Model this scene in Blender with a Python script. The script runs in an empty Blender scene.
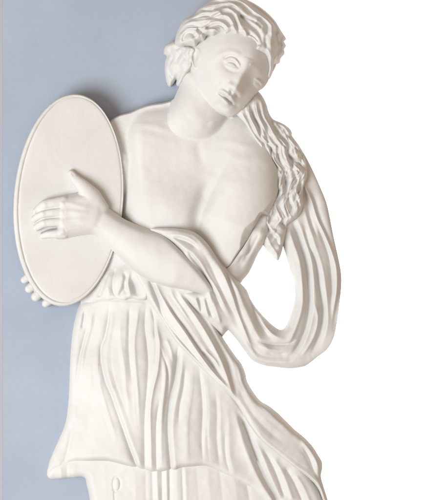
import bpy, math
import numpy as np

# ------------------------------------------------------------------ camera, light, exposure
S = 0.0025                      # metres per photo pixel (the figure is a little under life size)
DIST = 10.0
C = bpy.context.scene.collection
sc = bpy.context.scene
ZREF = 35

def link(o):
    C.objects.link(o); return o

cam = link(bpy.data.objects.new('camera', bpy.data.cameras.new('camera')))
cam.location = (0, -DIST, 0)
cam.rotation_euler = (math.radians(90), 0, 0)
cam.data.sensor_fit = 'VERTICAL'
cam.data.sensor_height = 24
cam.data.lens = 24 * (DIST - ZREF * S) / (500 * S)
cam.data.clip_end = 100
sc.camera = cam

w = bpy.data.worlds.new('World'); sc.world = w; w.use_nodes = True
bg = w.node_tree.nodes['Background']
bg.inputs['Color'].default_value = (1.0, 0.80, 0.65, 1)
bg.inputs['Strength'].default_value = 0.56

def area(name, loc, target, size, power, color):
    L = bpy.data.lights.new(name, 'AREA'); L.shape = 'DISK'; L.size = size
    L.energy = power; L.color = color
    o = link(bpy.data.objects.new(name, L)); o.location = loc
    d = [target[i] - loc[i] for i in range(3)]
    import mathutils
    o.rotation_euler = mathutils.Vector(d).to_track_quat('-Z', 'Y').to_euler()
    return o
area('key_light', (-3.0, -4.2, -1.15), (0, 0, -0.05), 3.0, 296, (0.88, 0.95, 1.0))  # soft cool key lamp from the lower left
area('backdrop_light', (-0.9, 0.35, 0.0), (0.5, 1.6, 0), 0.5, 150, (1, 1, 1))  # added lamp, hidden behind the wall, brightens the backdrop to clean white

sc.view_settings.view_transform = 'Standard'
sc.view_settings.look = 'None'
sc.view_settings.exposure = 0.0
sc.view_settings.gamma = 1.0

# ------------------------------------------------------------------ materials
def noise_mat(name, c1, c2, scale, rough, bump, bscale, stain=None):
    m = bpy.data.materials.new(name); m.use_nodes = True
    nt = m.node_tree; N = nt.nodes; b = N['Principled BSDF']
    tc = N.new('ShaderNodeTexCoord')
    n = N.new('ShaderNodeTexNoise'); n.inputs['Scale'].default_value = scale
    n.inputs['Detail'].default_value = 5; n.inputs['Roughness'].default_value = 0.6
    r = N.new('ShaderNodeValToRGB')
    r.color_ramp.elements[0].position = 0.32; r.color_ramp.elements[1].position = 0.68
    r.color_ramp.elements[0].color = (*c1, 1); r.color_ramp.elements[1].color = (*c2, 1)
    nt.links.new(tc.outputs['Object'], n.inputs['Vector'])
    nt.links.new(n.outputs['Fac'], r.inputs['Fac'])
    col = r.outputs['Color']
    if stain:
        n3 = N.new('ShaderNodeTexNoise'); n3.inputs['Scale'].default_value = 260
        n3.inputs['Detail'].default_value = 3
        r3 = N.new('ShaderNodeValToRGB'); r3.color_ramp.elements[0].position = 0.66
        r3.color_ramp.elements[1].position = 0.74
        mx = N.new('ShaderNodeMixRGB'); mx.inputs['Color2'].default_value = (*stain, 1)
        ml = N.new('ShaderNodeMath'); ml.operation = 'MULTIPLY'; ml.inputs[1].default_value = 0.35
        nt.links.new(tc.outputs['Object'], n3.inputs['Vector'])
        nt.links.new(n3.outputs['Fac'], r3.inputs['Fac'])
        nt.links.new(r3.outputs['Color'], ml.inputs[0]); nt.links.new(ml.outputs[0], mx.inputs['Fac'])
        nt.links.new(col, mx.inputs['Color1']); col = mx.outputs['Color']
    nt.links.new(col, b.inputs['Base Color'])
    n2 = N.new('ShaderNodeTexNoise'); n2.inputs['Scale'].default_value = bscale
    n2.inputs['Detail'].default_value = 4
    bp = N.new('ShaderNodeBump'); bp.inputs['Strength'].default_value = bump
    bp.inputs['Distance'].default_value = 0.001
    nt.links.new(tc.outputs['Object'], n2.inputs['Vector'])
    nt.links.new(n2.outputs['Fac'], bp.inputs['Height'])
    nt.links.new(bp.outputs['Normal'], b.inputs['Normal'])
    b.inputs['Roughness'].default_value = rough
    b.inputs['Specular IOR Level'].default_value = 0.3
    return m
plaster = noise_mat('plaster', (0.612, 0.596, 0.574), (0.664, 0.650, 0.630), 9, 0.66, 0.45, 210, (0.56, 0.52, 0.47))
wallpaint = noise_mat('wall_paint', (0.318, 0.366, 0.440), (0.366, 0.413, 0.486), 4, 0.7, 0.5, 90)
trimpaint = noise_mat('trim_paint', (0.36, 0.375, 0.425), (0.39, 0.40, 0.45), 6, 0.7, 0.3, 120)
whitepaint = noise_mat('white_paint', (0.9, 0.9, 0.9), (0.92, 0.92, 0.92), 3, 0.9, 0.02, 100)

# ------------------------------------------------------------------ relief sculpting tools (units: photo pixels)
STEP = 0.5
rng = np.random.default_rng(7)

def catmull(P, n=6, closed=False):
    P = np.array(P, float)
    if closed: Q = np.vstack([P[-1], P, P[0], P[1]])
    else: Q = np.vstack([2 * P[0] - P[1], P, 2 * P[-1] - P[-2]])
    out = []
    for i in range(1, len(Q) - 2):
        p0, p1, p2, p3 = Q[i - 1], Q[i], Q[i + 1], Q[i + 2]
        for k in range(n):
            t = k / n
            out.append(0.5 * ((2 * p1) + (-p0 + p2) * t + (2 * p0 - 5 * p1 + 4 * p2 - p3) * t * t
                              + (-p0 + 3 * p1 - 3 * p2 + p3) * t ** 3))
    if not closed: out.append(P[-1])
    return np.array(out)

def sstep(x):
    x = np.clip(x, 0, 1); return x * x * (3 - 2 * x)
def circ(x):
    x = np.clip(x, 0, 1); return np.sqrt(np.maximum(1 - (1 - x) ** 2, 0))
def smax(a, b, k):
    h = np.clip(0.5 + 0.5 * (a - b) / k, 0, 1)
    return b * (1 - h) + a * h + k * h * (1 - h)

def blur(A, sig):
    s = sig / STEP
    r = int(3 * s + 1); k = np.exp(-0.5 * (np.arange(-r, r + 1) / s) ** 2); k /= k.sum()
    B = np.pad(A, r, mode='edge')
    out = np.zeros((A.shape[0], B.shape[1]))
    for i, kk in enumerate(k): out += kk * B[i:i + A.shape[0], :]
    res = np.zeros(A.shape)
    for i, kk in enumerate(k): res += kk * out[:, i:i + A.shape[1]]
    return res

class Field:
    def __init__(s, x0, y0, x1, y1):
        s.xs = np.arange(x0, x1 + 1e-6, STEP); s.ys = np.arange(y0, y1 + 1e-6, STEP)
        s.rec = []
        s.X, s.Y = np.meshgrid(s.xs, s.ys); s.Z = np.zeros(s.X.shape)
    def sdf(s, pts, n=4, closed_smooth=True):
        P = catmull(pts, n, True) if closed_smooth else np.array(pts, float)
        D = np.full(s.X.shape, 1e9); ins = np.zeros(s.X.shape, bool)
        for i in range(len(P)):
            a = P[i]; b = P[(i + 1) % len(P)]; e = b - a; L = e @ e
            if L < 1e-12: continue
            wx = s.X - a[0]; wy = s.Y - a[1]
            t = np.clip((wx * e[0] + wy * e[1]) / L, 0, 1)
            D = np.minimum(D, (wx - t * e[0]) ** 2 + (wy - t * e[1]) ** 2)
            c = (a[1] > s.Y) != (b[1] > s.Y)
            if a[1] != b[1]:
                ins ^= c & (s.X < (b[0] - a[0]) * (s.Y - a[1]) / (b[1] - a[1]) + a[0])
        return np.where(ins, 1, -1) * np.sqrt(D)
    def _win(s, P, pad):
        i0 = max(0, int((P[:, 0].min() - pad - s.xs[0]) / STEP)); i1 = min(len(s.xs), int((P[:, 0].max() + pad - s.xs[0]) / STEP) + 2)
        j0 = max(0, int((P[:, 1].min() - pad - s.ys[0]) / STEP)); j1 = min(len(s.ys), int((P[:, 1].max() + pad - s.ys[0]) / STEP) + 2)
        return (slice(j0, j1), slice(i0, i1))
    def dist(s, P, W):
        X = s.X[W]; Y = s.Y[W]
        D = np.full(X.shape, 1e9); T = np.zeros(X.shape); SG = np.ones(X.shape); acc = 0
        seg = np.hypot(*(P[1:] - P[:-1]).T); tot = seg.sum()
        for i in range(len(P) - 1):
            a = P[i]; e = P[i + 1] - a; L = seg[i]
            if L < 1e-9: continue
            wx = X - a[0]; wy = Y - a[1]
            t = np.clip((wx * e[0] + wy * e[1]) / (L * L), 0, 1)
            d = (wx - t * e[0]) ** 2 + (wy - t * e[1]) ** 2
            m = d < D
            D = np.where(m, d, D); T = np.where(m, (acc + t * L) / tot, T)
            SG = np.where(m, np.sign(e[0] * wy - e[1] * wx), SG); acc += L
        return np.sqrt(D), T, SG
    soft = False; hairy = False; echoing = False
    def echo(s, n=2, a=0.75):
        s.echoing = True
        for pts, a0 in s.rec:
            P = np.array(pts, float)
            for k in range(n):
                m0 = rng.uniform(0, 0.35); m1 = rng.uniform(0.65, 1.0)
                Q = P[int(m0 * (len(P) - 1)):max(int(round(m1 * (len(P) - 1))), int(m0 * (len(P) - 1)) + 2) + 1]
                if len(Q) < 3: continue
                d = Q[-1] - Q[0]; nrm = np.array([-d[1], d[0]]) / (np.hypot(*d) + 1e-6)
                off = rng.choice([-1, 1]) * rng.uniform(2.2, 5.5)
                Q = Q + nrm * off + nrm * np.linspace(0, rng.normal(0, 1.6), len(Q))[:, None]
                s.stroke([tuple(v) for v in Q], rng.choice([-1, -1, 1]) * a * rng.uniform(0.6, 1.5), rng.uniform(0.9, 1.6), rng.uniform(1.2, 2.8), 0.3, 0.3)
        s.echoing = False
    def stroke(s, pts, a, wl, wr=None, t0=0.18, t1=0.18, amp=None, pw=2.0):
        """ridge (a>0) or groove (a<0); wl / wr = widths on the left / right hand of the travel"""
        if wr is None: wr = wl
        if s.soft:
            if not s.echoing and len(pts) > 3: s.rec.append((list(pts), a))
            a = a * (0.82 if a > 0 else 1.12)
            if a > 0: wl *= 1.15; wr *= 1.15
            if pw == 2.0: pw = 1.45 if a > 0 else 1.3
        if s.hairy:
            pw = 1.35; a = a * (1.08 if a < 0 else 0.95); wl *= 1.12; wr *= 1.12
        P = catmull(pts, 6); pad = 3 * max(wl, wr) + 2; W = s._win(P, pad)
        if s.X[W].size == 0: return
        D, T, SG = s.dist(P, W)
        wd = np.where(SG > 0, wr, wl)
        k = np.exp(-(D / wd) ** pw)
        e = np.ones(T.shape)
        if t0 > 0: e *= 0.1 + 0.9 * sstep(T / t0)
        if t1 > 0: e *= 0.1 + 0.9 * sstep((1 - T) / t1)
        if amp is not None: e = e * np.interp(T, np.linspace(0, 1, len(amp)), amp)
        s.Z[W] += a * k * e
    def bump(s, cx, cy, rx, ry, ang, a, pw=2.0):
        c, n = math.cos(math.radians(ang)), math.sin(math.radians(ang))
        u = ((s.X - cx) * c + (s.Y - cy) * n) / rx; v = (-(s.X - cx) * n + (s.Y - cy) * c) / ry
        s.Z += a * np.exp(-(u * u + v * v) ** (pw / 2))
    def limb(s, pts, radii, zc, kz, n=6):
        """height of a tapered round limb lying along the curve; returns (height, signed distance)"""
        P = catmull(pts, n); W = (slice(None), slice(None))
        D, T, _ = s.dist(P, W)
        # station of each control point along the smooth curve
        seg = np.hypot(*(P[1:] - P[:-1]).T); cum = np.concatenate([[0], np.cumsum(seg)]) / seg.sum()
        st = [cum[min(i * n, len(cum) - 1)] for i in range(len(pts))]
        R = np.interp(T, st, radii); zz = np.interp(T, st, zc)
        sd = R - D
        return zz + kz * np.sqrt(np.maximum(R * R - D * D, 0)), sd
    def ctrl(s, pts, sig):
        num = np.zeros(s.X.shape); den = np.zeros(s.X.shape) + 1e-12
        for x, y, z in pts:
            k = np.exp(-((s.X - x) ** 2 + (s.Y - y) ** 2) / (2 * sig * sig)) + 1e-5 / (1 + ((s.X - x) ** 2 + (s.Y - y) ** 2) / sig ** 2)
            num += k * z; den += k
        return num / den
    def handmade(s, a=0.14, sig=3.0):
        n = blur(rng.standard_normal(s.X.shape), sig); s.Z += a * n / (n.std() + 1e-9)
    def solid(s, sd, bmin=-3.0, rb=None, wallx=(214, 232)):
        """closed solid between the sculpted front and a back: flush to the wall on the left, rounded behind where it stands free"""
        F = s.Z
        if rb is None: rb = 0.6 + 11 * sstep((s.X - wallx[0]) / (wallx[1] - wallx[0]))
        inside = sd > -0.5 * STEP * 1.2
        cell = inside[:-1, :-1] & inside[1:, :-1] & inside[:-1, 1:] & inside[1:, 1:]
        use = np.zeros(s.X.shape, bool)
        use[:-1, :-1] |= cell; use[1:, :-1] |= cell; use[:-1, 1:] |= cell; use[1:, 1:] |= cell
        full = np.zeros(s.X.shape, bool)
        full[1:-1, 1:-1] = cell[:-1, :-1] & cell[1:, :-1] & cell[:-1, 1:] & cell[1:, 1:]
        bd = use & ~full
        gy, gx = np.gradient(sd, STEP); g = np.sqrt(gx * gx + gy * gy) + 1e-6; gx /= g; gy /= g
        mv = bd & (np.abs(sd) < 1.3 * STEP)
        X = np.where(mv, s.X - sd * gx, s.X); Y = np.where(mv, s.Y - sd * gy, s.Y)
        B = F - (F - bmin) * circ(np.maximum(sd, 0) / rb)
        B = np.minimum(B, F)
        idx = np.full(s.X.shape, -1); idx[use] = np.arange(use.sum())
        nf = int(use.sum())
        bi = np.full(s.X.shape, -1); inner = use & ~bd
        bi[inner] = nf + np.arange(inner.sum()); bi[bd] = idx[bd]
        V = np.concatenate([np.stack([X[use], Y[use], F[use]], 1), np.stack([X[inner], Y[inner], B[inner]], 1)])
        def quads(I, flip):
            q = np.stack([I[:-1, :-1][cell], I[1:, :-1][cell], I[1:, 1:][cell], I[:-1, 1:][cell]], 1)
            return q[:, ::-1] if flip else q
        Q = np.concatenate([quads(idx, False), quads(bi, True)])
        same = (quads(idx, False) == quads(bi, False)).all(1)
        keep = np.concatenate([np.ones(len(same), bool), ~same])
        return V, Q[keep]

def place(V):
    return np.stack([(V[:, 0] - 212.5) * S, -V[:, 2] * S, (250 - V[:, 1]) * S], 1)

def build(name, solids, mat, parent=None, label=None):
    Vs, Qs, off = [], [], 0
    for V, Q in solids:
        Vs.append(place(V)); Qs.append(Q + off); off += len(V)
    V = np.concatenate(Vs).astype(np.float32); Q = np.concatenate(Qs).astype(np.int32)
    me = bpy.data.meshes.new(name)
    me.vertices.add(len(V)); me.vertices.foreach_set('co', V.ravel())
    me.loops.add(Q.size); me.loops.foreach_set('vertex_index', Q.ravel())
    me.polygons.add(len(Q)); me.polygons.foreach_set('loop_start', np.arange(0, Q.size, 4, dtype=np.int32))
    me.polygons.foreach_set('loop_total', np.full(len(Q), 4, np.int32))
    me.polygons.foreach_set('use_smooth', np.ones(len(Q), bool))
    me.update(calc_edges=True); me.validate()
    me.materials.append(mat)
    o = link(bpy.data.objects.new(name, me)); o.parent = parent
    if label: o['label'] = label
    return o

def box(name, x0, y0, z0, x1, y1, z1, mat, bevel=0.002):
    import bmesh
    bm = bmesh.new(); bmesh.ops.create_cube(bm, size=1)
    for v in bm.verts:
        v.co = ((x0 + x1) / 2 + v.co.x * (x1 - x0), (y0 + y1) / 2 + v.co.y * (y1 - y0), (z0 + z1) / 2 + v.co.z * (z1 - z0))
    if bevel: bmesh.ops.bevel(bm, geom=bm.edges[:], offset=bevel, segments=3, affect='EDGES')
    me = bpy.data.meshes.new(name); bm.to_mesh(me); bm.free(); me.materials.append(mat)
    return link(bpy.data.objects.new(name, me))

# ------------------------------------------------------------------ the setting
def px(x): return (x - 212.5) * S
def pz(y): return (250 - y) * S
wall = box('wall', px(-60), 0.0, pz(900), px(217), 0.08, pz(-400), wallpaint); wall['kind'] = 'structure'
trim = box('wall_trim', px(-300), -0.0003, pz(900), px(0.7), 0.085, pz(-400), trimpaint, 0); trim['kind'] = 'structure'
back = box('backdrop', -3.0, 1.6, -3.0, 3.5, 1.65, 3.0, whitepaint, 0); back['kind'] = 'structure'

root = link(bpy.data.objects.new('relief_statue', None))
root.location = (0, 0, 0)
root['label'] = 'white plaster relief of a draped bare-shouldered woman holding a round tambourine against a blue-grey wall'
root['category'] = 'statue'

# ------------------------------------------------------------------ the head's dome, shared by the face and the hair
def dome(f):
    u = (f.X - 231) / 60; v = (f.Y - 55) / 68
    r = np.clip(u * u + v * v, 0, 1) ** 0.5
    return 34 + 46 * np.maximum(1 - r ** 2.3, 0) ** 0.55

# ================================================================== BODY
f = Field(86, -8, 290, 348)
TORSO = [(100,140),(108,122),(118,114.5),(130,111),(140,106.5),(150,103.5),(163,101.5),(175,98),(190,92),(225,102),(242,109),(253,120),(263,136),
         (272,153),(279,169),(281,184),(276,203),(266,221),(252,240),(246,262),(242,280),(222,298),(190,300),(140,288),(128,266),(116,246),(98,228),(92,180)]
sdt = f.sdf(TORSO)
rim = 4 + 14 * sstep((f.X - 200) / 60)
T = rim + 31 * circ(sdt / 44) - 21 * sstep((141 - f.X) / 26) * circ(sdt / 16)
T = blur(T, 2.5)
f.Z = T
f.bump(172,206,30,26,-10,8.5); f.bump(200,150,26,14,0,1.5)
f.bump(150,135,30,16,-15,2.5)
f.stroke([(214,176),(206,190),(200,206),(196,226),(194,245)], -5.0, 9, 7, 0.35, 0.1)
UA, _ = f.limb([(250,140),(250,160),(247,185),(238,225),(224,262),(215,285)], [22,29,33,41,42,40], [19,24,26,21,8,-8], 0.86)
UA = blur(UA, 1.5)
f.Z = np.where(sdt > 0, np.minimum(smax(UA, f.Z, 3.0), rim + 60 * circ(sdt / 50)), f.Z)
f.stroke([(226,186),(220,196),(212,208),(204,222)], 0.8, 3.0, 5, 0.3, 0.3)
f.stroke([(172,132),(155,126),(138,124),(122,128)], 0.6, 4, 3, 0.25, 0.3)       # collar bones
f.stroke([(172,137),(155,132),(138,130)], -0.5, 4, 4, 0.25, 0.3)
f.stroke([(214,140),(230,142),(246,146),(258,153)], 0.5, 3.5, 4, 0.25, 0.3)
f.stroke([(212,146),(230,148),(246,153)], -0.4, 3.5, 4, 0.25, 0.3)
f.stroke([(197,141),(199,152),(203,170)], -1.4, 5, 5, 0.2, 0.4)
f.stroke([(131,128),(130,145),(133,170),(137,200),(142,222),(148,250)], -3.6, 5.5, 8, 0.25, 0.05)  # armpit by the tambourine
T = f.Z.copy()
NECK = [(186,66),(180,84),(174,98),(171,108),(169.5,118),(172,127.5),(181,135.5),(195,140.5),(208,139),(219,132),(225.5,122.5),(229.5,113),(238,98),(240,66)]
sdn = f.sdf(NECK)
nb = 20 + 9 * sstep((f.Y - 90) / 24)
NK = nb + (55 - nb) * circ((sdn) / 30) ; NK = blur(NK, 2.0)
NK = np.where(sdn > -1.5, NK, -50)
f.Z = NK
f.stroke([(186,88),(192,108),(200,126),(204,136)], 1.0, 6, 7, 0.3, 0.2)     # tendon of the neck
f.stroke([(214,118),(211,128),(207,136)], 0.6, 3, 4, 0.3, 0.2)
f.stroke([(182,112),(190,120),(205,124),(218,118)], -0.9, 2, 3, 0.3, 0.3)
NK = f.Z - 0.5
torso = np.where(sdn > 0, smax(NK - 1.0, T, 14.0 - 7.0 * sstep((f.X - 172) / 22)), T)
torso = np.maximum(T, np.where(sdn > -1.5, smax(NK - 1.0, T, 14.0 - 7.0 * sstep((f.X - 172) / 22)), T))
# face
FACE = [(188,40),(188.5,56),(190.5,69),(194,80),(199,91),(206,101.5),(214,109),(222,114),(230,116.8),(236,115),(243,109.5),(250,101.5),(255,95),(259,91),
        (263,88.5),(267,83.5),(270,77),(277,62),(276,35),(262,12),(235,-2),(205,8),(192,24)]
sdf_ = f.sdf(FACE)
def facedome(f):
    u = (f.X - 239) * 0.85 + (f.Y - 72) * 0.53; v = -(f.X - 239) * 0.53 + (f.Y - 72) * 0.85
    r = np.sqrt((u / np.where(u < 0, 62.0, 36.0)) ** 2 + (v / np.where(v < 0, 86.0, 60.0)) ** 2)
    return 36 + 50 * np.maximum(1 - np.clip(r, 0, 1) ** 1.9, 0) ** 0.75
H = facedome(f)
fb = 47 - 3 * sstep((f.Y - 103) / 8)
f.Z = fb + (H - fb) * circ((sdf_ + 0.3) / 30)
f.Z = blur(f.Z, 1.6)
f.bump(213,86,12,12,0,3.2)                                                      # near cheek
f.bump(250,97,8,8,0,1.4)                                                        # far cheek
f.bump(240,50,20,12,30,2.0)                                                     # forehead
f.stroke([(214,62),(220,57),(228,54.3),(236,56),(241,60)], 1.4, 3.0, 4.2, 0.3, 0.2)   # near brow
f.stroke([(249,66),(256,70),(263,76)], 1.0, 2.6, 3.0, 0.1, 0.3)
f.bump(232,66.5,11.5,7.0,32,-4.2)                                               # eye sockets
f.bump(250,81,6.5,8.5,30,-5.6)
f.bump(259,85,6,4.5,38,-2.5)
f.bump(231.6,66.4,6.6,4.0,33,3.8,3)                                              # eyeballs
f.bump(258.6,84.6,4.8,3.4,40,3.8,3)
f.stroke([(223.5,65),(226,62),(230,60.4),(234.5,61.8),(238,65.8),(239.6,70)], 1.8, 1.2, 1.0, 0.15, 0.15)
f.stroke([(222.5,62.6),(226,59.2),(231,57.9),(236,60),(240,65)], -1.1, 1.2, 1.0, 0.2, 0.2)
f.stroke([(225,66.4),(228,68.9),(232,70.5),(236,70.9),(239,70)], 1.1, 1.0, 1.1, 0.2, 0.2)
f.stroke([(225,69.5),(229,72.5),(234,74),(239,73)], -0.4, 1.3, 1.6, 0.2, 0.2)
f.stroke([(226.5,65.4),(229.8,64.2),(234,65.7),(237.4,69.4)], -1.5, 0.8, 0.8, 0.25, 0.25)
f.stroke([(253,80.5),(257,81),(260.5,83.5),(262.5,87)], 1.8, 1.1, 1.0, 0.2, 0.2)
f.stroke([(253.5,83.5),(256,87),(259.5,89)], 1.2, 1.0, 1.0, 0.2, 0.2)
f.stroke([(254.5,82.8),(258,84.2),(261,87)], -1.0, 0.8, 0.8, 0.2, 0.2)
# nose
f.stroke([(249,60),(246,69),(242.5,77.5),(239,84.5),(235.8,91)], 6.6, 4.7, 5.0, 0.05, 0.0, amp=[0.1,0.3,0.6,0.95,1.05])
f.bump(235.6,91.2,5.2,4.6,0,2.6)
f.bump(229.8,87.2,3.8,3.6,0,3.2); f.bump(239.8,94.2,3.4,3.0,0,3.0)
f.stroke([(228.5,82.5),(226,85.5),(226.3,89.6)], -0.9, 1.2, 1.4, 0.2, 0.2)
f.bump(231.4,93.0,2.1,1.5,35,-4.2); f.bump(236.4,96.6,2.3,1.6,35,-4.8)
f.stroke([(231,95.5),(229,98)], -1.0, 1.3, 1.3, 0, 0)
# mouth and chin
f.bump(226,100.5,11.5,8.5,42,4.8)
f.stroke([(218,91.8),(221.5,92.6),(225.6,94.8),(229,97.4),(231.8,100),(235.2,104.6)], 3.6, 1.9, 2.0, 0.25, 0.25)
f.stroke([(217,93),(220.5,96),(224,98.4),(226.8,100.6),(229.6,103),(234.6,106.2)], -4.6, 1.15, 1.1, 0.2, 0.2)
f.stroke([(220,97.5),(222.6,101.2),(226.2,104.4),(230.8,107.2)], 4.8, 2.8, 3.0, 0.3, 0.3)
f.stroke([(216.5,100),(219,105),(223.5,108.8),(229,110.6)], -2.3, 2.2, 2.6, 0.3, 0.3)
f.bump(224.5,111,8.0,5.5,20,4.0)
f.bump(216.3,92.6,2.6,2.6,0,-1.4); f.bump(236.4,106.6,2.2,2.2,0,-1.5)
f.stroke([(225,84),(220,88),(215.5,93)], -1.0, 2.5, 2.5, 0.3, 0.3)
# ear
f.stroke([(195,49),(191.8,54),(191.6,61),(194,68),(197,69.5)], 3.0, 1.5, 1.7, 0.1, 0.1)
f.stroke([(195,49),(198.4,51.5),(199.6,57),(198,63)], 1.8, 1.3, 1.3, 0.1, 0.2)
f.bump(195.4,58.5,1.8,5.5,8,-3.4)
FZ = f.Z
face_on = sdf_ > -0.1
Z = np.where(face_on, smax(FZ, np.where((sdn > 0) | (sdt > 0), torso, -60), 3.5), torso)
ss = f.sdf([(256,224),(262,214),(270,216),(268,234),(262.6,246.5),(258,254),(253.5,264),(249,273),(243.5,279.5),(239.5,283.5),(229,281),(224,272),(231,264.5),(236,257),(247,241)])
Z = np.where(ss > -2.5, np.minimum(Z, 38 + 16 * np.clip(-ss / 2.5, 0, 1) - 6 * np.clip(ss / 3, 0, 1)), Z)
f.Z = Z; f.Z = blur(f.Z, 0.36); f.handmade(0.09, 2.5)
sdb = np.maximum(np.maximum(sdt, sdn), sdf_)
body1 = f.solid(sdb)

# forearm and hand on the tambourine
g = Field(26, 160, 222, 304)
A, sdA = g.limb([(84,214),(100,220.5),(124,237),(150,254),(178,264),(206,268)], [16,14.8,18.5,27,32,33], [31,31,33,37,37,34], 0.80)
ARM = [(80,192.2),(87,191),(98,195),(105,205),(112,210.5),(122,217.5),(132,222.5),(145,227),(156,229),(167,234),(178,244),(190,256),(204,272),(216,290),(212,300),
       (205,297.5),(195,294.5),(180,291),(166,288.5),(152,284),(138,275.5),(125,263),(113,251),(104,243),(97,236.5),(90,234.5),(75,236.5),(60,239.5),(54,236),(57,225),(57,210),(59,198)]
sda = g.sdf(ARM)
g.Z = np.maximum(A, 26)
palm = 33 + 9.5 * circ((g.sdf([(58,199),(66,195.6),(80,192),(92,191),(104,200),(108,214),(104,232),(92,235),(76,236.5),(60,239.5),(55,232),(55,210)]) + 1) / 12)
Zh = np.where(g.X < 118, smax(palm, g.Z, 5), g.Z)
edge = circ((sda + 0.2) / 7)
Zh = 28 + (np.maximum(Zh, 29) - 28) * edge
Zh = blur(Zh, 1.4)
g.Z = Zh
for p, q in (((65,202),(92,209)), ((64,211.5),(92,214)), ((64,221),(92,219)), ((65,231),(90,224))):    # tendons
    g.stroke([p, ((p[0]+q[0])/2, (p[1]+q[1])/2), q], 0.9, 2.4, 2.4, 0.1, 0.5)
for p in ((62.5,203),(61,212.5),(61.5,222),(63,232)): g.bump(p[0], p[1], 3.6, 3.2, 0, 1.9)
g.stroke([(84,231),(94,231),(104,236),(120,249)], -1.0, 3, 3)
g.stroke([(104,208),(101,217),(96,229)], -1.2, 3.5, 3.5, 0.2, 0.2)               # wrist
Zh = g.Z; sdh = sda.copy()
for pts, rr, zz in (
        ([(64,202),(54,203.4),(45,205.2),(36.5,211.2)], [6.2,5.4,5.2,3.9], [36.0,36.5,35.0,31.5]),
        ([(63,212),(53,212.4),(43,214),(34.8,219)], [5.4,5.0,4.9,3.8], [37.0,37.5,36.0,32.0]),
        ([(63,221.6),(53,222),(44,223.2),(36.6,227.6)], [5.0,4.8,4.6,3.7], [37.0,37.0,35.5,32.0]),
        ([(64,233),(56,233.6),(49,234),(43,235.6)], [5.2,4.8,4.4,3.5], [35.5,35.0,33.5,31.0]),
        ([(100,209),(91.5,196.5),(83,186.5),(75.5,179),(71.2,173)], [9,9.4,7.0,4.8,3.2], [34.0,35.0,35.0,34.0,32.5])):
    L, sd = g.limb(pts, rr, zz, 0.85)
    L = np.where(sd > -0.3, L, 0)
    Zh = np.where(sd > -0.3, smax(L, Zh, 1.2), Zh); sdh = np.maximum(sdh, sd)
g.Z = Zh
g.stroke([(60,207.6),(50,208.8),(40,211.4),(35,213.6)], -2.6, 0.8, 0.8, 0.3, 0.1)
g.stroke([(60,217),(50,218),(42,219.6),(36,223)], -2.4, 0.8, 0.8, 0.3, 0.1)
g.stroke([(60,227.6),(54,228.2),(47,229.6),(40,231.6)], -4.0, 1.5, 1.0, 0.2, 0.1)
for p in ((45,204.6),(43,213.6),(44,223)): g.bump(p[0], p[1], 2.4, 3.2, 0, 0.9)
for a_, b_ in (((72.2,172.4),(74.5,176.4)),): g.stroke([a_, ((a_[0]+b_[0])/2-0.3, (a_[1]+b_[1])/2), b_], -0.7, 0.9, 0.9)
g.Z = blur(g.Z, 0.42) - 0.05 * (np.minimum(g.X, 122) - 122); g.handmade(0.09, 2.5)
bm_ = 27 - 4 * sstep((g.X - 112) / 30)
body2 = g.solid(sdh, bm_, 1.5)

# the other arm passes behind the tambourine; its fingertips come round the lower rim
g = Field(10, 100, 150, 316)
A, sdA = g.limb([(132,136),(112,178),(84,232),(60,268),(50,280)], [20,19,15,11,11], [6,6,7,8,8], 0.6)
for pts, fr in (([(46,268),(31,275),(23.6,280)], 3.9), ([(48,277),(35,284),(28.4,289)], 4.5), ([(52,284),(41,291.5),(35,297)], 4.9), ([(60,288),(52,298),(45,303.8)], 4.1)):
    L, sd = g.limb(pts, [4.6,4.9,fr], [11,14,15], 1.0); A = np.where(sd > -0.3, np.maximum(A, L), A); sdA = np.maximum(sdA, sd)
g.Z = blur(A, 0.5); g.Z = np.where(g.X + g.Y < 0, 0, g.Z)
body3 = g.solid(sdA, -3, 0.8)
build('figure', [body1, body2, body3], plaster, root, 'bare head, neck, chest and arms of the carved woman')

# ================================================================== HAIR
f = Field(158, -10, 292, 92)
f.hairy = True
CAP = [(175,44),(175.6,38),(177,33),(180.5,25),(186,18.5),(193.5,15.5),(199,9),(206,3.6),(214,-1),(225,-5),(238,-4),(247,0),(255,4.2),(264.5,10.7),(274,20),(280,29.5),
       (283,34),(286,39),(284,42),(286,46),(284,49.5),(284.5,54),(280.5,59),(279.5,63.5),(274.5,66),(273,72),(269.5,79.5),(266.4,77),(267.5,68),(264,58),(258,55.5),(252.5,53.5),(250.5,47),
       (247.5,42.5),(244,44.8),(240,38.8),(235,40.8),(231,36),(225.5,39.6),(220,36.2),(213.5,40),(208,38.6),(205,44),(200,43.6),(196.5,49),(192,48),(186,47),(180,48)]
sdc = f.sdf(CAP, 3)
H = smax(dome(f), facedome(f), 3)
f.Z = 30 + (H + 5.0 - 30) * circ((sdc + 0.4) / 7)
f.Z = blur(f.Z, 0.8)
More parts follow.
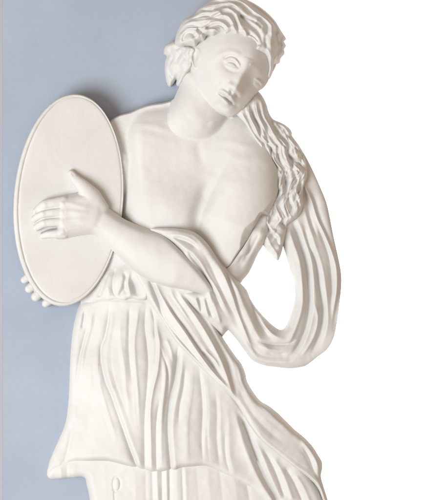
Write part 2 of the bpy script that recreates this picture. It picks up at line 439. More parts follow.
# waved locks swept back from the brow: grooves then ridges
LG = [  # grooves
 [(184,44),(183.6,39),(188,34.5),(193,35.5),(196,40)], [(196.5,31.5),(201,32.5),(205,36.8),(209,38.5)],
 [(205,31),(212,28),(219,27),(224,30),(227,36)], [(178,37),(184,29),(191,26.5),(200,27.5),(207,24.5),(215,20.5),(223,21.5),(229,26),(233,34)],
 [(182,25),(190,21),(197,19.6),(204,17.2),(212,18.5),(218,16.5),(225,14),(232,17),(235.5,24),(238,32),(241,38)],
 [(193,16),(201,11.5),(209,12),(216,10),(224,7.6),(232,9),(238,13.5),(243,21),(250,27),(256,32),(260,39),(262,48)],
 [(202,7.6),(211,4),(220,3),(230,2.4),(240,5),(247,11),(254,17),(262,22),(267,29),(266,37),(265,46),(267,56)],
 [(220,-2),(232,-2),(244,1),(254,8),(264,15),(272,23),(276.5,31),(276,40),(278,48),(276,57),(271,65),(269.5,74)],
 [(246,35),(252,38),(257,43),(258.5,49)], [(249,42),(253.5,43.5),(256,47.5),(254,51)],
 [(283,36),(279.5,43),(281.5,49),(279,57)], [(238,18),(247,20),(256,25),(262,31)],
]
for p in LG: f.stroke(p, -5.0, 1.5, 2.3, 0.12, 0.12)
LR = [  # ridges
 [(179,42),(181,35),(186,30.5),(194,30),(202,30),(210,25),(218,24),(225,28),(230,36)],
 [(180,30),(186,24.5),(194,23),(202,22.5),(209,21.5),(216,18.5),(225,17.5),(231,22),(235,31),(237,38)],
 [(187,20),(196,16.5),(205,14),(214,14.5),(222,10.8),(231,12.5),(237,19),(240,27),(245,34)],
 [(198,12),(207,7.8),(217,6.5),(227,5),(236,8),(243,15),(250,21),(259,28),(263,36)],
 [(208,3),(220,0),(233,0),(244,4),(252,11),(262,18),(270,26),(271,36),(270,46),(271,57),(270,66)],
 [(240,-1),(252,4),(263,12),(273,22),(279,32),(280,42)], [(275,60),(280,53),(282,46),(281,39)],
 [(201,40),(204,34),(210,32),(217,33),(221,37)], [(190,45),(192,39),(197,35),(199,40),(201,44)],
 [(248,38),(253,40.5),(258,46),(257,52),(252,51),(251,47)], [(259,52),(264,55),(268,62),(268.5,72)],
 [(243,31),(246,37),(251,40)], [(231,27),(234,34),(236.5,39.5)],
 [(268,24),(273,29),(271,35),(275,41),(273,48),(277,54),(275,60)], [(263,33),(267,40),(264,47),(268,54),(270,62),(269,70)], [(279,33),(276,39),(280,44),(277,50),(280,55)],
 [(226,10),(233,9),(238,13),(236,18)], [(212,12),(219,14),(223,19)], [(250,14),(257,20),(255,26),(261,30)],
]
for p in LR: f.stroke(p, 2.6, 1.6, 2.6, 0.12, 0.12)
for i in range(110):                                                             # fine strand lines following the locks
    base = LR[i % 8]; o = rng.normal(0, 1.6, 2)
    f.stroke([(x + o[0], y + o[1]) for x, y in base[:7]], rng.choice([-0.85, 0.6]), 0.55, 0.6, 0.2, 0.2)
f.Z = blur(f.Z, 0.4); f.handmade(0.2, 1.6)
hair1 = f.solid(sdc, -3, None)
# side bunch by the ear
f = Field(158, 34, 206, 92)
f.hairy = True
BUN = [(163.6,49),(165.5,44.5),(170,41.5),(176,40),(184,43),(191,45),(197,47.5),(198.5,53),(196,57),(196,64),(193.5,69),(190,73),(186.5,78),(182.5,83.5),(179,85.6),(176,84),(176.2,78.5),
       (173.8,82),(170.5,86),(167.6,84.5),(165.6,78),(164.6,70),(164.8,61),(166.5,55),(163.8,53)]
sdq = f.sdf(BUN, 4)
f.Z = f.ctrl([(165,55,18),(168,80,18),(180,60,40),(190,50,60),(180,80,34),(194,66,62),(176,45,36)], 8)
f.Z = 8 + (f.Z + 2 - 8) * circ((sdq + 0.4) / 6)
for p in ([(168,48),(172.5,57),(168.6,67),(172.6,80)], [(177,42),(181.5,51),(176.6,61),(180.6,71),(176,81)], [(188,46),(184,55),(188.6,63),(184,73)], [(163,52),(169,48.5),(177,49),(183,45)],
          [(192,49),(190,57),(193,66)]):
    f.stroke(p, -3.2, 1.2, 2.4, 0.12, 0.12, amp=[1, 0.6, 1.2, 0.5, 1, 0.7])
for p in ([(166,55),(169,62),(166,71),(170,82)], [(172,45),(177,55),(172,65),(176,76)], [(182,45),(185,53),(181,62),(184.5,70),(180,80)], [(190,47),(187.5,56),(191.4,64),(188,71)]):
    f.stroke(p, 1.9, 2.6, 2.0, 0.12, 0.12, amp=[0.6, 1.3, 0.5, 1.2, 0.5])
for p in ([(171,50),(174,60),(170.5,70)], [(179,50),(182.6,58),(179,67)], [(185,50),(188,58),(185.6,66)]): f.stroke(p, -0.9, 0.6, 0.7)
f.Z = blur(f.Z, 0.4); f.handmade(0.22, 1.4)
hair2 = f.solid(sdq, -3, 0.8)
# long tress over the far shoulder
f = Field(222, 80, 314, 270)
f.hairy = True
TR = [(233,111),(238,102),(246,94),(252,88),(257.5,90),(263,96.5),(267,105),(269,112),(273,118.5),(279.5,121.5),(286,125),(291.5,130.5),(292.5,135.5),(296,140.5),(300.5,147),
      (304.5,156),(307,166),(307.5,177),(304,187),(303.5,197),(303.5,206),(299.5,216),(293,221.5),(288,225),(286.5,233),(284,243),(282,252),(278.6,260.5),(275,259),(270,253.5),(264.5,247.5),
      (262,240),(261,230),(263,220),(268,207),(273,195),(275,182),(273,168),(264.5,153),(255,139),(246,125),(240,118)]
sdr = f.sdf(TR, 4)
f.Z = f.ctrl([(240,113,46),(248,104,42),(256,94,34),(265,130,40),(264,102,34),(285,150,34),(300,170,28),(288,200,33),(270,230,33),(278,258,28),(250,128,46),(270,155,37),(278,185,34)], 14)
eb = f.ctrl([(236,110,34),(244,100,22),(252,92,20),(243,121,36),(262,150,36),(273,178,26),(270,200,24),(300,150,14),(300,200,14),(285,125,16),(266,104,18),(278,258,14),(262,235,16)], 9)
f.Z = eb + (np.maximum(f.Z + 3, eb + 2) - eb) * circ((sdr + 0.5) / 7)
G = [[(252,101),(252.5,112),(257,124),(262,136),(268,147),(274,160),(279,172),(279,186),(275,198),(270,212),(266,224)],
     [(259.6,99),(260.5,114),(267,127),(273,140),(278,152),(283,165),(289.4,179),(286,190),(280,200),(283,210),(285,220)],
     [(266,110),(272,122),(280,133),(287,142),(289,154),(297,160),(303,170),(303.5,180),(299.5,189),(296,197),(301,206),(296,218)],
     [(245,110),(248,120),(254,131),(262,144),(270,158),(276,172)], [(276,123),(284,129),(290,137),(289,134)],
     [(284.5,166),(286.5,175),(284,184),(277,194),(273,206),(272,218),(270,226)],
     [(290,150),(292,165),(297,176),(293,187),(290,198),(291,210),(287,222)],
     [(266,222),(267.5,231),(272,236),(278,239.5),(282,246)], [(281.5,221),(283.5,225),(282,230)],
     [(264,130),(270,144),(275,155)], [(295,146),(300,155),(304,166)]]
def wavy(p, ph, am=1.9):
    q = catmull(p, 3); k = np.clip((q[:, 1] - 118) / 30, 0, 1)
    q[:, 0] += am * k * np.sin(q[:, 1] * 2 * math.pi / 24 + ph); q[:, 1] += 0.6 * am * k * np.cos(q[:, 1] * 2 * math.pi / 24 + ph)
    return [tuple(v) for v in q]
for i, p in enumerate(G): f.stroke(wavy(p, 0.5 + 0.5 * i, 1.7), -5.8, 1.3, 2.5, 0.12, 0.15, amp=[1, 0.7, 1.1, 0.6, 1.15, 0.7, 1.1, 0.8, 1])
Rg = [[(248,104),(250,116),(257,129),(265,142),(272,155),(278,168),(282,180),(279,192),(273,204),(268,216),(264,228)],
      [(256,98),(257,112),(262,125),(269,137),(275,149),(280,161),(286,172),(285,184),(279,195),(277,206),(279,218),(276,230)],
      [(263,102),(265,115),(272,128),(280,138),(285,149),(292,162),(297,171),(294,182),(288,192),(287,203),(288,214),(283,228)],
      [(274,121),(284,127),(289,134),(294,144),(301,156),(305,170),(303,184),(298,194),(300,204),(296,214)],
      [(241,112),(246,121),(253,133),(262,147),(270,162)], [(264,236),(270,243),(276,250),(278,258)], [(270,228),(275,234),(281,241),(281,250)],
      [(269,216),(270,227),(275,232)]]
for i, p in enumerate(Rg): f.stroke(wavy(p, 0.2 + 0.5 * i, 1.9), 3.0, 1.5, 2.6, 0.1, 0.12, amp=[0.7, 1.1, 0.6, 1.2, 0.7, 1.1, 0.6, 1.1, 0.8])
for i in range(110):
    base = Rg[i % 4]; o = rng.normal(0, 1.9, 2)
    f.stroke(wavy([(x + o[0], y + o[1]) for x, y in base], rng.uniform(0, 2)), rng.choice([-0.9, 0.7]), 0.55, 0.6, 0.15, 0.15)
f.bump(283.4,222.5,2.2,3.2,0,-4)
f.Z = blur(f.Z, 0.4); f.handmade(0.2, 1.5)
hair3 = f.solid(sdr, 4, 5.0)
build('hair', [hair1, hair2, hair3], plaster, root, 'wavy carved hair with a long tress over the shoulder')

# ================================================================== SHAWL
f = Field(146, 100, 350, 376)
f.soft = True
SH = [(150,229.5),(160,228),(175,228.3),(189,230.3),(198,234.5),(207.5,243.5),(217,257),(228,270),(240,282.5),(247,290.5),(250.5,299),(257,309),(268,321),(276,327.8),(281,330),(285.5,327),
      (289.5,319),(292.6,310),(295,299),(295,290),(293.6,279),(290,269),(287.6,261),(284,248),(278,232),(272,210),(268,180),(262,155),(262,128),(274,120),(286,128),(296,140),(302,149),
      (308.3,160),(314.7,173),(321,187.5),(327,202.5),(330.5,218),(334,236),(338.5,256),(341.6,273),(341.8,287),(339.6,306),(337,324),(333.5,339),(327,350),(318,357),(308.5,364.5),(303,367.3),
      (290,369),(276,367.6),(264.5,366),(253,361),(244.7,351),(236.5,339.8),(229,331),(228.2,330.3),(227.6,330.9),(223,336.4),(222.5,337),(209,325),(196,311),(183,295),(190,290.5),(200,291.5),(206,289),(199.5,276),(190,262.5),
      (182,252),(172,241.5),(161,234.5)]
sds = f.sdf(SH, 4)
f.Z = f.ctrl([(158,231,46),(180,240,58),(200,260,61),(210,285,58),(203,303,47),(195,290,47),(222,300,52),(232,276,50),(245,320,38),(235,330,36),(265,345,32),(290,358,28),(320,340,24),(335,300,20),(330,250,20),
              (310,220,24),(300,300,27),(320,200,18),(280,130,18),(300,160,18),(270,180,14),(290,240,24)], 15)
eb = f.ctrl([(160,232,42),(175,243,46),(187,256,50),(205,287,40),(190,292,38),(196,300,36),(212,318,24),(230,330,16),(260,360,14),(330,250,14),(300,180,14),(262,130,14),(252,300,14),(240,284,26),(224,266,38),
             (200,235,44),(180,229,42),(285,250,14),(295,290,14)], 9)
f.Z = eb + (np.maximum(f.Z, eb + 1) - eb) * circ((sds + 0.4) / 8)
f.Z = blur(f.Z, 1.0)
# folds over the elbow
f.stroke([(160,229.6),(174,230.8),(188,233.2),(198,238.5),(206,248)], 2.0, 1.3, 3.0, 0.2, 0.2)
f.stroke([(168,233.5),(176,234.6),(186,236.4),(194,241.5),(200.5,248.5)], 2.6, 1.6, 1.6, 0.2, 0.25)
f.stroke([(172,237),(182,239.6),(191,243.5),(198,249.5)], -3.6, 1.9, 2.2, 0.25, 0.25)
f.stroke([(158,231.6),(172,239),(186,249),(199,261),(208,276),(216,288),(224,304),(234,324)], 3.8, 2.6, 2.2, 0.1, 0.3)
f.stroke([(187,250),(199,266),(207.6,281),(214,293),(222,310)], -5.2, 1.6, 1.6, 0.1, 0.3)
f.stroke([(182,250.5),(191,263),(200.6,276.5),(208,290),(212,302),(216,315)], 3.2, 1.8, 1.8, 0.1, 0.3)
f.stroke([(200,248),(209,262),(217,280),(226,299),(236,318),(244,337)], -2.6, 3.0, 4.0, 0.2, 0.3)
f.stroke([(198,235.5),(209,245.5),(217.6,260),(225.6,278),(232.6,296),(238,313),(244.6,330),(251,346),(257,358)], 4.4, 1.3, 3.6, 0.1, 0.25)
f.stroke([(200,237.5),(210.5,247.5),(220,262),(228,277),(235.2,296),(240.4,312)], -3.4, 1.4, 1.4, 0.1, 0.4)
f.stroke([(228,272),(237,288),(244,306),(252,324),(261,341),(272,352),(286,358)], 3.4, 3.6, 3.6, 0.15, 0.3)
f.stroke([(240,284),(248,299),(255.5,314),(262,327),(270,338)], -6.0, 2.2, 3.8, 0.15, 0.2)
f.stroke([(247,294),(254,306.5),(262,320),(270,331.5),(279,337.6),(289,338)], 3.2, 1.4, 2.0, 0.15, 0.3)
f.stroke([(256,312),(264,323),(273,331.6),(281,333)], -2.6, 1.4, 1.4, 0.2, 0.2)
f.stroke([(256,340),(264,342.8),(276,344.4),(289,343.6),(297,338)], -4.2, 1.2, 2.4, 0.2, 0.3)
f.stroke([(258,345),(268,348.6),(282,350.5),(292,348)], 2.0, 2.0, 2.0, 0.2, 0.3)
f.stroke([(264,352),(276,355),(288,353)], -2.2, 2.6, 2.6, 0.3, 0.3)
f.stroke([(240,335),(249,350),(259,359.5),(274,362.6),(290,362),(303,357)], 2.4, 2.4, 2.0, 0.2, 0.3)
f.stroke([(198,297),(200.5,305),(202,314)], -3.4, 2.4, 1.6, 0.1, 0.3); f.stroke([(206,297),(209,308),(214,320)], -2.6, 1.3, 2.2, 0.1, 0.3)
f.stroke([(196,298),(198,306),(200,313)], 1.8, 1.3, 1.3); f.stroke([(204,298),(206,308),(209,319)], 2.2, 1.3, 1.3); f.stroke([(213,300),(217,312),(221,325)], 2.2, 1.6, 1.6)
# hanging loop
f.stroke([(292,220),(296,230),(301.5,247),(306.4,266),(308.5,288),(309,306),(306,327),(298.5,345),(289,358)], -6.0, 3.0, 2.6, 0.1, 0.15)
f.stroke([(288,226),(294,244),(300,262),(302.6,288),(302,308),(296,328),(288,345),(281,352)], 3.8, 1.8, 3.6, 0.1, 0.2)
f.stroke([(291,272),(297,290),(297,308),(291,326),(284,338)], -2.4, 2.4, 1.4, 0.2, 0.2)
f.stroke([(296,215),(302,232),(309.5,252),(313,273),(314,290),(314,310),(309,332),(301,350),(293,361)], 4.2, 3.0, 1.5, 0.1, 0.2)
f.stroke([(304,225),(309,245),(316,263),(319.5,288),(323,310),(320,334),(311,355)], -5.2, 2.6, 2.2, 0.15, 0.15)
f.stroke([(313.5,300),(318,315),(316.5,330),(309,346),(300,358)], 2.8, 1.6, 1.6, 0.25, 0.2)
f.stroke([(308,222),(315,245),(322,266),(325.6,288),(327.5,307),(327.6,325),(322,346)], 4.0, 2.8, 1.7, 0.15, 0.2)
f.stroke([(300,176),(306,188),(311.6,201),(316.6,217),(323,232),(331,250),(336.5,268),(337,288),(334,310),(331,330)], 4.2, 1.5, 1.7, 0.1, 0.25)
f.stroke([(309,186),(315,199),(319.6,216),(327,232),(334.5,250)], -2.2, 3.6, 1.8, 0.15, 0.3)
f.stroke([(317,222),(324,240),(330,260),(332,285),(331.5,308)], -4.2, 1.8, 2.6, 0.15, 0.2)
f.stroke([(304,188),(308,205),(312,222),(318,238)], -2.6, 1.6, 2.6, 0.15, 0.2)
f.stroke([(302,200),(306,215),(311,232)], 1.8, 1.6, 1.6, 0.2, 0.3)
f.echo(1, 0.6)
f.Z = blur(f.Z, 0.4); f.handmade(0.13, 2.2)
sh1 = f.solid(sds, -3, None)
f = Field(222, 206, 274, 292)
ST = [(256,224),(262,214),(270,216),(268,234),(262.6,246.5),(258,254),(253.5,264),(249,273),(243.5,279.5),(239.5,283.5),(229,281),(224,272),(231,264.5),(236,257),(247,241)]
sdz = f.sdf(ST)
f.Z = f.ctrl([(262,216,36),(252,240,41),(234,270,40),(246,262,38),(258,256,28),(250,272,28)], 7)
eb = f.ctrl([(256,224,40),(247,241,44),(231,265,42),(236,277,34),(262,247,16),(250,272,16),(242,281,16),(268,225,20)], 6)
f.Z = eb + (np.maximum(f.Z + 2, eb + 1) - eb) * circ((sdz + 0.4) / 6)
f.stroke([(264,220),(258,238),(250,256),(241,272)], 1.6, 2.2, 3.0); f.stroke([(260,232),(252,248),(243,262)], -1.6, 1.6, 1.6)
f.Z = blur(f.Z, 0.5); f.handmade(0.12, 2.2)
sh2 = f.solid(sdz, 2, 5.0)
build('shawl', [sh1, sh2], plaster, root, 'long looped shawl hanging from the shoulder over the elbow')

# ================================================================== BODICE gathered above the belt
f = Field(80, 244, 156, 310)
f.soft = True
BD = [(72,303),(78,291),(92,276),(102,266),(104,252),(110,243),(126,252),(141,268),(152,290),(148,301),(139,302.5),(131,300.5),(125,303),(116,302),(108,303.5),(98,303),(88,306)]
sdd = f.sdf(BD)
f.Z = f.ctrl([(80,300,12),(90,290,13),(97,276,14),(101,298,22),(107,262,15),(110,285,28),(116,255,24),(120,285,32),(135,285,33),(128,300,33),(108,302,27),(145,295,36)], 9) + 2
f.Z = 10 + (f.Z + 2 - 10) * circ((sdd + 0.4) / 6)
f.bump(119,281,8,10,15,2.0); f.bump(134.5,286,3.4,9,-20,-7.5); f.stroke([(121,272),(123,281),(119,291),(115,297)], 1.8, 1.5, 2.5); f.stroke([(127,273),(124,284),(127,295)], -2.2, 1.5, 2.0); f.bump(104,291,6,8,30,1.6)
f.stroke([(116,268),(113.4,278),(112.8,289),(116.5,298)], -3.0, 1.3, 1.6, 0.15, 0.15)
f.stroke([(124,270),(126.5,282),(122,292),(117,299)], -1.8, 1.4, 2.2, 0.2, 0.2)
f.stroke([(130,270),(128,282),(129.5,292),(131,298)], 2.2, 1.6, 1.6, 0.2, 0.1)
f.stroke([(107,274),(103,286),(98,298)], -2.2, 1.5, 1.8, 0.2, 0.1)
f.stroke([(110,272),(107.5,286),(110,297)], 1.8, 1.5, 1.8, 0.2, 0.1); f.stroke([(101,284),(96,292),(90,300)], 1.2, 1.5, 1.8, 0.2, 0.2)
f.stroke([(141,280),(145,290),(147,299)], 1.6, 1.6, 1.6, 0.2, 0.2)
f.Z = blur(f.Z, 0.5); f.handmade(0.14, 2.0)
build('bodice', [f.solid(sdd, -3, 0.8)], plaster, root)

# ================================================================== UNDERSKIRT
f = Field(40, 446, 345, 540)
f.soft = True
US = [(52,456),(46.5,470),(45.8,476.5),(49,480.6),(56,480.8),(63,480),(72,479.3),(83.5,479),(85.6,486),(87.4,493),(88.8,501),(91,518),(94,535),(120,536),(250,536),(325,536),(329,515),(325,497),(318,480),
      (290,462),(250,455),(180,450),(110,450),(70,450)]
sdu = f.sdf(US, 4)
f.Z = f.ctrl([(50,475,8),(70,475,15),(95,490,19),(120,490,27),(150,490,29),(180,490,31),(220,490,30),(255,500,25),(285,500,22),(320,500,13),(120,530,27),(200,530,30),(280,530,22)], 18)
f.Z = 2 + (f.Z - 2) * circ((sdu + 0.4) / 9)
for x0, x1, a, wd in ((60,61,1.8,1.6),(66,67,-1.6,1.4),(73,74,1.2,2),(152,153,-2.8,2.0),(156.4,158,2.6,1.3),(161.8,162.4,-3.4,1.8),(166,167,2.6,1.3),(169.5,170,-2.6,1.4),(176,178,1.6,2.4),(182,183.4,-2.0,1.2),
                      (185,186.5,1.8,1.6),(196,199,-1.2,3),(207,211,1.4,3),(219,223,-1.4,3),(232,238,1.6,3),(243,250,-2,2.6)):
    wd *= 1.3; a *= 0.62
    f.stroke([(x0, 466), ((x0 + x1) / 2, 484), (x1, 505), (x1 + 1, 535)], a, wd, wd, 0.1, 0.1)
for a, b, am in (((104,462),(106,500),0.7),((134,470),(136,505),0.8),((145,470),(146,505),-0.9)): f.stroke([a, ((a[0]+b[0])/2, 480), b], am, 3, 3)
# incised loop and string
f.stroke([(113.6,491),(112.8,486),(113.6,480),(116.4,477.6),(119.4,480.4),(120,486),(118.4,490.6),(115.6,492.4)], -1.5, 0.7, 0.7, 0, 0)
f.bump(116.4,485,2.4,5.6,0,0.9)
f.stroke([(114.6,491.5),(114.2,496),(114.8,503),(114.4,512)], -1.5, 0.7, 0.7, 0, 0.2)
f.Z = blur(f.Z, 0.45); f.handmade(0.13, 2.2)
under = build('underskirt', [f.solid(sdu, -3, None)], plaster, root)

# ================================================================== SKIRT with its hem
f = Field(40, 286, 345, 530)
f.soft = True
SK = [(88,298),(81,301),(78,306),(75.2,315),(72,330),(70.2,346),(69,366),(68.4,385),(67.4,404),(65.4,420),(62.5,430),(58,440.5),(51.8,454.6),(47.6,467),(46,473.6),(49,474.6),(54,472.8),(60,472),(64.7,469.6),
      (71,465.4),(79.5,463.8),(94,463),(109,463.4),(125,467.6),(139.5,471.2),(154,474),(167,473.6),(175,472.6),(181,470.2),(193,469),(205,468.8),(216,473.2),(228,479.2),(240,485),(250,491),(261,500),(274,512),
      (300,522),(327,522),(324,500),(300,462),(262,430),(226,378),(190,335),(160,298),(140,292),(110,292)]
sdk = f.sdf(SK, 4)
f.Z = f.ctrl([(80,305,15),(72,340,12),(69,385,12),(62,440,10),(50,470,12),(95,320,27),(95,380,30),(90,440,29),(125,310,32),(125,380,38),(125,450,37),(150,330,35),(155,400,40),(150,460,38),(185,380,38),
              (190,450,41),(215,430,39),(225,470,37),(240,450,30),(255,480,29),(280,480,28),(300,490,24),(250,430,33),(320,500,18)], 17)
f.Z = 5 + (f.Z - 5) * circ((sdk + 0.4) / 8)
f.Z = blur(f.Z, 1.0)
f.stroke([(90,305),(102,302),(115,302.5),(130,303),(146,303)], 1.4, 1.6, 1.8, 0.1, 0.1)
f.stroke([(90,322),(84.6,338),(79.6,355),(77,373),(75.6,392)], -2.2, 1.5, 2.2, 0.15, 0.25)
f.stroke([(93,308),(90,324),(85.5,341),(82,358),(80,376)], 2.0, 2.0, 1.6, 0.2, 0.3)
f.stroke([(84.2,310),(83.2,320),(81.4,330)], -2.2, 1.2, 1.2, 0.2, 0.2); f.stroke([(81,312),(78,328),(75,346)], 1.3, 1.5, 1.5, 0.2, 0.3)
f.stroke([(109.6,305),(107.8,322),(104.6,338),(100.8,348),(101.4,362),(105.4,381),(111,394),(118,414),(124.7,433),(131,451),(138.8,471)], -5.0, 1.3, 2.8, 0.08, 0.0, amp=[0.7,0.8,0.8,0.7,0.8,0.9,1.1])
f.stroke([(113,306),(110.6,324),(107.6,340),(106.4,357),(109,377),(116,398),(123,417),(130,437),(137,455),(142,470)], 2.2, 4.5, 1.5, 0.1, 0.05)
f.stroke([(99,345),(98,362),(99,380),(104,400),(112,425),(120,448)], 1.8, 1.6, 5.5, 0.2, 0.3)
f.stroke([(96,340),(94,370),(92,400),(88,430),(84,455)], -1.2, 5, 5, 0.2, 0.2)
f.stroke([(72,420),(70,440),(66,455),(62,468)], -1.6, 2.0, 2.6, 0.2, 0.05)
f.stroke([(74,400),(75,430),(74,455)], 1.2, 4, 4, 0.3, 0.1)
f.stroke([(122,310),(120,335),(124.4,366),(126.6,392),(131,420)], 1.8, 2.8, 2.8, 0.2, 0.3)
f.stroke([(129.6,306),(129.4,322),(129,342),(130,362),(134,392)], -2.6, 2.2, 2.8, 0.1, 0.35)
f.stroke([(139,305),(137,322),(134.6,340),(135.4,362),(138,392),(140,430)], 2.2, 1.6, 2.2, 0.1, 0.3)
f.stroke([(146,305),(145,326),(147,344),(148.5,366),(146.6,396),(144.8,425),(145,468)], -3.0, 2.4, 3.0, 0.1, 0.0)
f.stroke([(153,312),(157,330),(159.6,345),(157.8,370),(153,390),(150.4,410),(150.8,440),(151.6,472)], 4.2, 1.8, 1.6, 0.15, 0.0, amp=[1,1,1,0.8,0.6,0.45])
f.stroke([(151,306),(154.6,322),(155,340)], -2.4, 1.6, 1.6, 0.2, 0.2)
f.stroke([(160,345),(163,354),(168,372),(167.6,392),(165,410),(164,430)], -2.4, 1.4, 1.4, 0.2, 0.4)
f.stroke([(160,340),(164,356),(166,374),(164,398),(161.6,425),(162,468)], 2.4, 1.4, 2.4, 0.15, 0.1, amp=[1,1,0.7,0.5,0.4])
f.stroke([(166,338),(171,350),(173,362)], 2.0, 1.4, 1.4, 0.2, 0.3)
f.stroke([(160,398),(156.6,425),(156.6,468)], -2.2, 2.0, 2.0, 0.2, 0.0)
f.stroke([(178.6,345),(177,362),(173.6,384),(169.4,402),(168,425),(169,445),(171.4,472)], -7.5, 1.5, 3.0, 0.12, 0.0, amp=[0.8,1,1,0.9,0.7,0.75,0.8])
f.stroke([(183,352),(181.6,370),(177.6,392),(173.8,410),(172.6,430),(174,452),(176.6,472)], 3.0, 2.8, 1.4, 0.15, 0.0, amp=[1,1,0.9,0.6,0.6])
f.stroke([(185,364),(184,385),(180,405),(178,430)], -1.6, 2.2, 2.2, 0.2, 0.3); f.stroke([(191,362),(190,390),(186,425),(187,465)], 1.5, 4, 4, 0.2, 0.1)
f.stroke([(199,367),(201.6,388),(203,412),(202,440),(203.4,466)], -2.6, 1.5, 3.4, 0.15, 0.3)
f.stroke([(203,372),(206,392),(208,418),(208,445)], 1.6, 3.2, 1.6, 0.2, 0.3)
f.stroke([(215,388),(217,410),(217,440),(220,470)], -1.5, 3, 3, 0.2, 0.2); f.stroke([(226,402),(229,425),(230,455),(236,478)], 1.6, 4, 3, 0.2, 0.2)
f.stroke([(238,412),(245,428),(252,447),(259,466),(267,482),(277,500)], -7.5, 4.0, 2.4, 0.15, 0.0)
f.stroke([(232,405),(238,422),(244,445),(252,465),(262,485),(272,500)], 2.6, 3.0, 3.0, 0.2, 0.0)
f.stroke([(252,436),(262,455),(270,475),(280,498)], 3.4, 2.6, 2.2, 0.2, 0.0); f.stroke([(262,447),(274,468),(284,495)], -2.6, 2.2, 2.6, 0.2, 0.0)
f.stroke([(272,456),(283,474),(292,498)], 2.6, 2.2, 2.2, 0.2, 0.0); f.stroke([(284,466),(294,482),(302,500)], -2.4, 2.2, 2.6, 0.2, 0.0)
f.stroke([(295,474),(304,488),(310,502)], 2.0, 2.0, 2.2, 0.2, 0.0)
f.stroke([(56,466),(64,463.4),(72,459),(82,458),(100,458.6)], 0.9, 2.2, 2.2, 0.1, 0.2)
f.echo(1, 0.55)
f.Z = blur(f.Z, 0.4); f.handmade(0.14, 2.4)
bmk = np.where(f.X > 90, 8.0, -3.0)
build('skirt', [f.solid(sdk, bmk, 1.5)], plaster, root)

# ================================================================== MANTLE across the hip
f = Field(122, 255, 345, 530)
f.soft = True
MN = [(130,266),(138,258),(160,262),(185,275),(203,297),(214,320),(222.5,337),(229,347),(236,357),(241.4,364),(245.3,373),(247.4,382),(253.7,392.8),(260.5,401.3),(269,406.4),(277.6,413.2),(285,420.4),
      (294.6,430),(304.5,438.2),(312.7,447),(318.5,456),(322.4,463),(322.6,470),(321.4,477.6),(324,487.5),(327.6,499),(332,514),(334,526),(329,526),(326,512),(322.4,499),(317.6,488),(308,478.4),(293,468),
      (276.5,455),(260,441.2),(248,425),(238.6,409),(230,398),(216,384.8),(201,370),(183,352),(173,340),(165.6,328.6),(157.6,316.6),(147,301.6),(139.6,288),(133,276)]
sdm = f.sdf(MN, 4)
f.Z = f.ctrl([(135,270,34),(145,295,38),(165,290,42),(160,318,41),(190,300,42),(185,330,45),(205,330,38),(200,360,46),(225,350,34),(222,378,46),(240,375,30),(235,400,44),(255,405,32),(255,430,41),
              (280,425,27),(275,450,37),(300,445,24),(295,465,34),(316,462,17),(310,480,27),(322,490,17),(329,520,12)], 14) + 4.0
f.Z = 12 + (f.Z - 12) * circ((sdm + 0.4) / 6.5)
f.Z = blur(f.Z, 0.9)
f.stroke([(134,270),(137,281),(142,291),(148,301.5),(158,315),(166,327),(176,340),(188,352),(202,367),(216,381),(230,394.6)], 3.0, 2.0, 1.3, 0.1, 0.1)
f.stroke([(148,276),(153,288),(158,301),(162,313),(170,326),(181,340),(192,353),(206,368),(220,382),(228,390)], -4.6, 2.3, 1.9, 0.08, 0.2, amp=[1.3,1.3,1,0.7,0.7,0.7])
f.stroke([(152,277),(157,287),(162,297),(171,312),(184,330),(197,350),(212,371),(226,386),(234,396)], 3.8, 1.6, 1.5, 0.1, 0.15)
f.stroke([(166,298),(174,313),(186,329.6),(200,350),(214,368),(226,382)], -4.6, 1.9, 1.3, 0.2, 0.2)
f.stroke([(170,290),(182,306),(194,324),(206,344),(216,360)], -1.8, 4.0, 4.0, 0.2, 0.3)
f.stroke([(170,288),(174,297),(182,309),(190,322)], 1.8, 1.5, 1.5, 0.2, 0.3)
f.stroke([(178,292),(186,303),(195,315),(206,332),(216,350),(223.6,366),(229.6,384),(234,398)], 4.0, 1.4, 2.6, 0.1, 0.1)
f.stroke([(203,348),(209,354),(215.4,360.5),(220,370)], 2.2, 1.2, 1.2, 0.2, 0.3); f.stroke([(201,350.6),(208,358),(216,369)], -2.0, 1.1, 1.1, 0.2, 0.3)
f.stroke([(184,296),(196,310),(208,325.5),(218,343),(226,360),(232,380),(238,400)], -4.6, 3.6, 1.8, 0.1, 0.35)
f.stroke([(232,398),(240,410.5),(248,422),(260,437.6),(276,451.4),(293,464.6),(308,475),(318,486),(324,499)], 3.4, 1.4, 1.5, 0.15, 0.0)
f.stroke([(236,380),(244,400),(256,418),(272,434),(290,448)], -1.8, 6, 5, 0.2, 0.3)
f.stroke([(252,392),(262,406),(275,419),(290,432)], 1.6, 3.5, 3.5, 0.25, 0.3); f.stroke([(262,402),(272,412),(286,424)], -1.4, 2, 2.5, 0.2, 0.3)
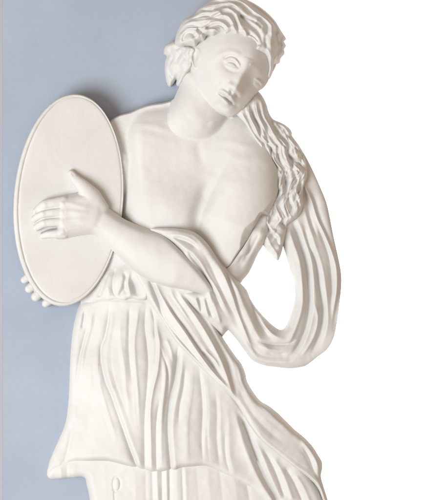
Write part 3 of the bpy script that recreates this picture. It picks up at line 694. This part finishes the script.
f.stroke([(300,438),(309,449),(316,461),(319,473)], 2.6, 2.6, 1.7, 0.2, 0.2); f.stroke([(302,445),(309,457),(314,470),(321,484)], -2.6, 2.0, 3.2, 0.2, 0.2)
f.stroke([(233,352),(239,366),(242,380),(250,396)], 1.2, 2.5, 3.5, 0.2, 0.2)
f.echo(1, 0.55)
f.Z = blur(f.Z, 0.4); f.handmade(0.14, 2.4)
bmm = 20 - 20 * sstep((f.X - 200) / 50)
build('mantle', [f.solid(sdm, bmm, 2.0 + 3 * sstep((f.X - 214) / 18))], plaster, root, 'diagonal folded mantle wrapped across the hip')

# ================================================================== TAMBOURINE
def ell(f, cx, cy, a, b, th):
    c, n = math.cos(math.radians(th)), math.sin(math.radians(th))
    u = (f.X - cx) * c + (f.Y - cy) * n; v = -(f.X - cx) * n + (f.Y - cy) * c
    k = np.sqrt((u / a) ** 2 + (v / b) ** 2) + 1e-9
    return (1 - k) * k / np.sqrt((u / (a * a)) ** 2 + (v / (b * b)) ** 2 + 1e-12)
tam = link(bpy.data.objects.new('tambourine', None)); tam.parent = root
f = Field(8, 86, 130, 312)
so = ell(f, 68.3, 200, 54.8, 106.6, 4.4)
si = ell(f, 70.2, 199.3, 52.5, 104.3, 4.4)
tilt = -0.05 * (f.X - 122)
f.Z = 17 + tilt + 11.6 * circ((so + 0.4) / 2.0)
f.Z = np.where(si > 0, f.Z - 1.4 * sstep(si / 1.0), f.Z)
f.stroke([(40,112),(20,160),(14.6,215),(20,258),(36,292),(60,305),(84,296),(104,270)], -0.8, 0.7, 0.7, 0.2, 0.2)
f.Z = blur(f.Z, 0.3); f.handmade(0.1, 2.5)
b_ = 6.0 + tilt
rimob = build('rim', [f.solid(so, b_, 2.2)], plaster, tam)
f.Z = 27.6 + tilt + 0.7 * circ(si / 6.0) - 0.9 * np.exp(-((si - 1.2) / 0.8) ** 2)
f.handmade(0.12, 14.0); f.handmade(0.02, 1.5)
build('drum_head', [f.solid(si, 24.0 + tilt, 0.8)], plaster, tam)
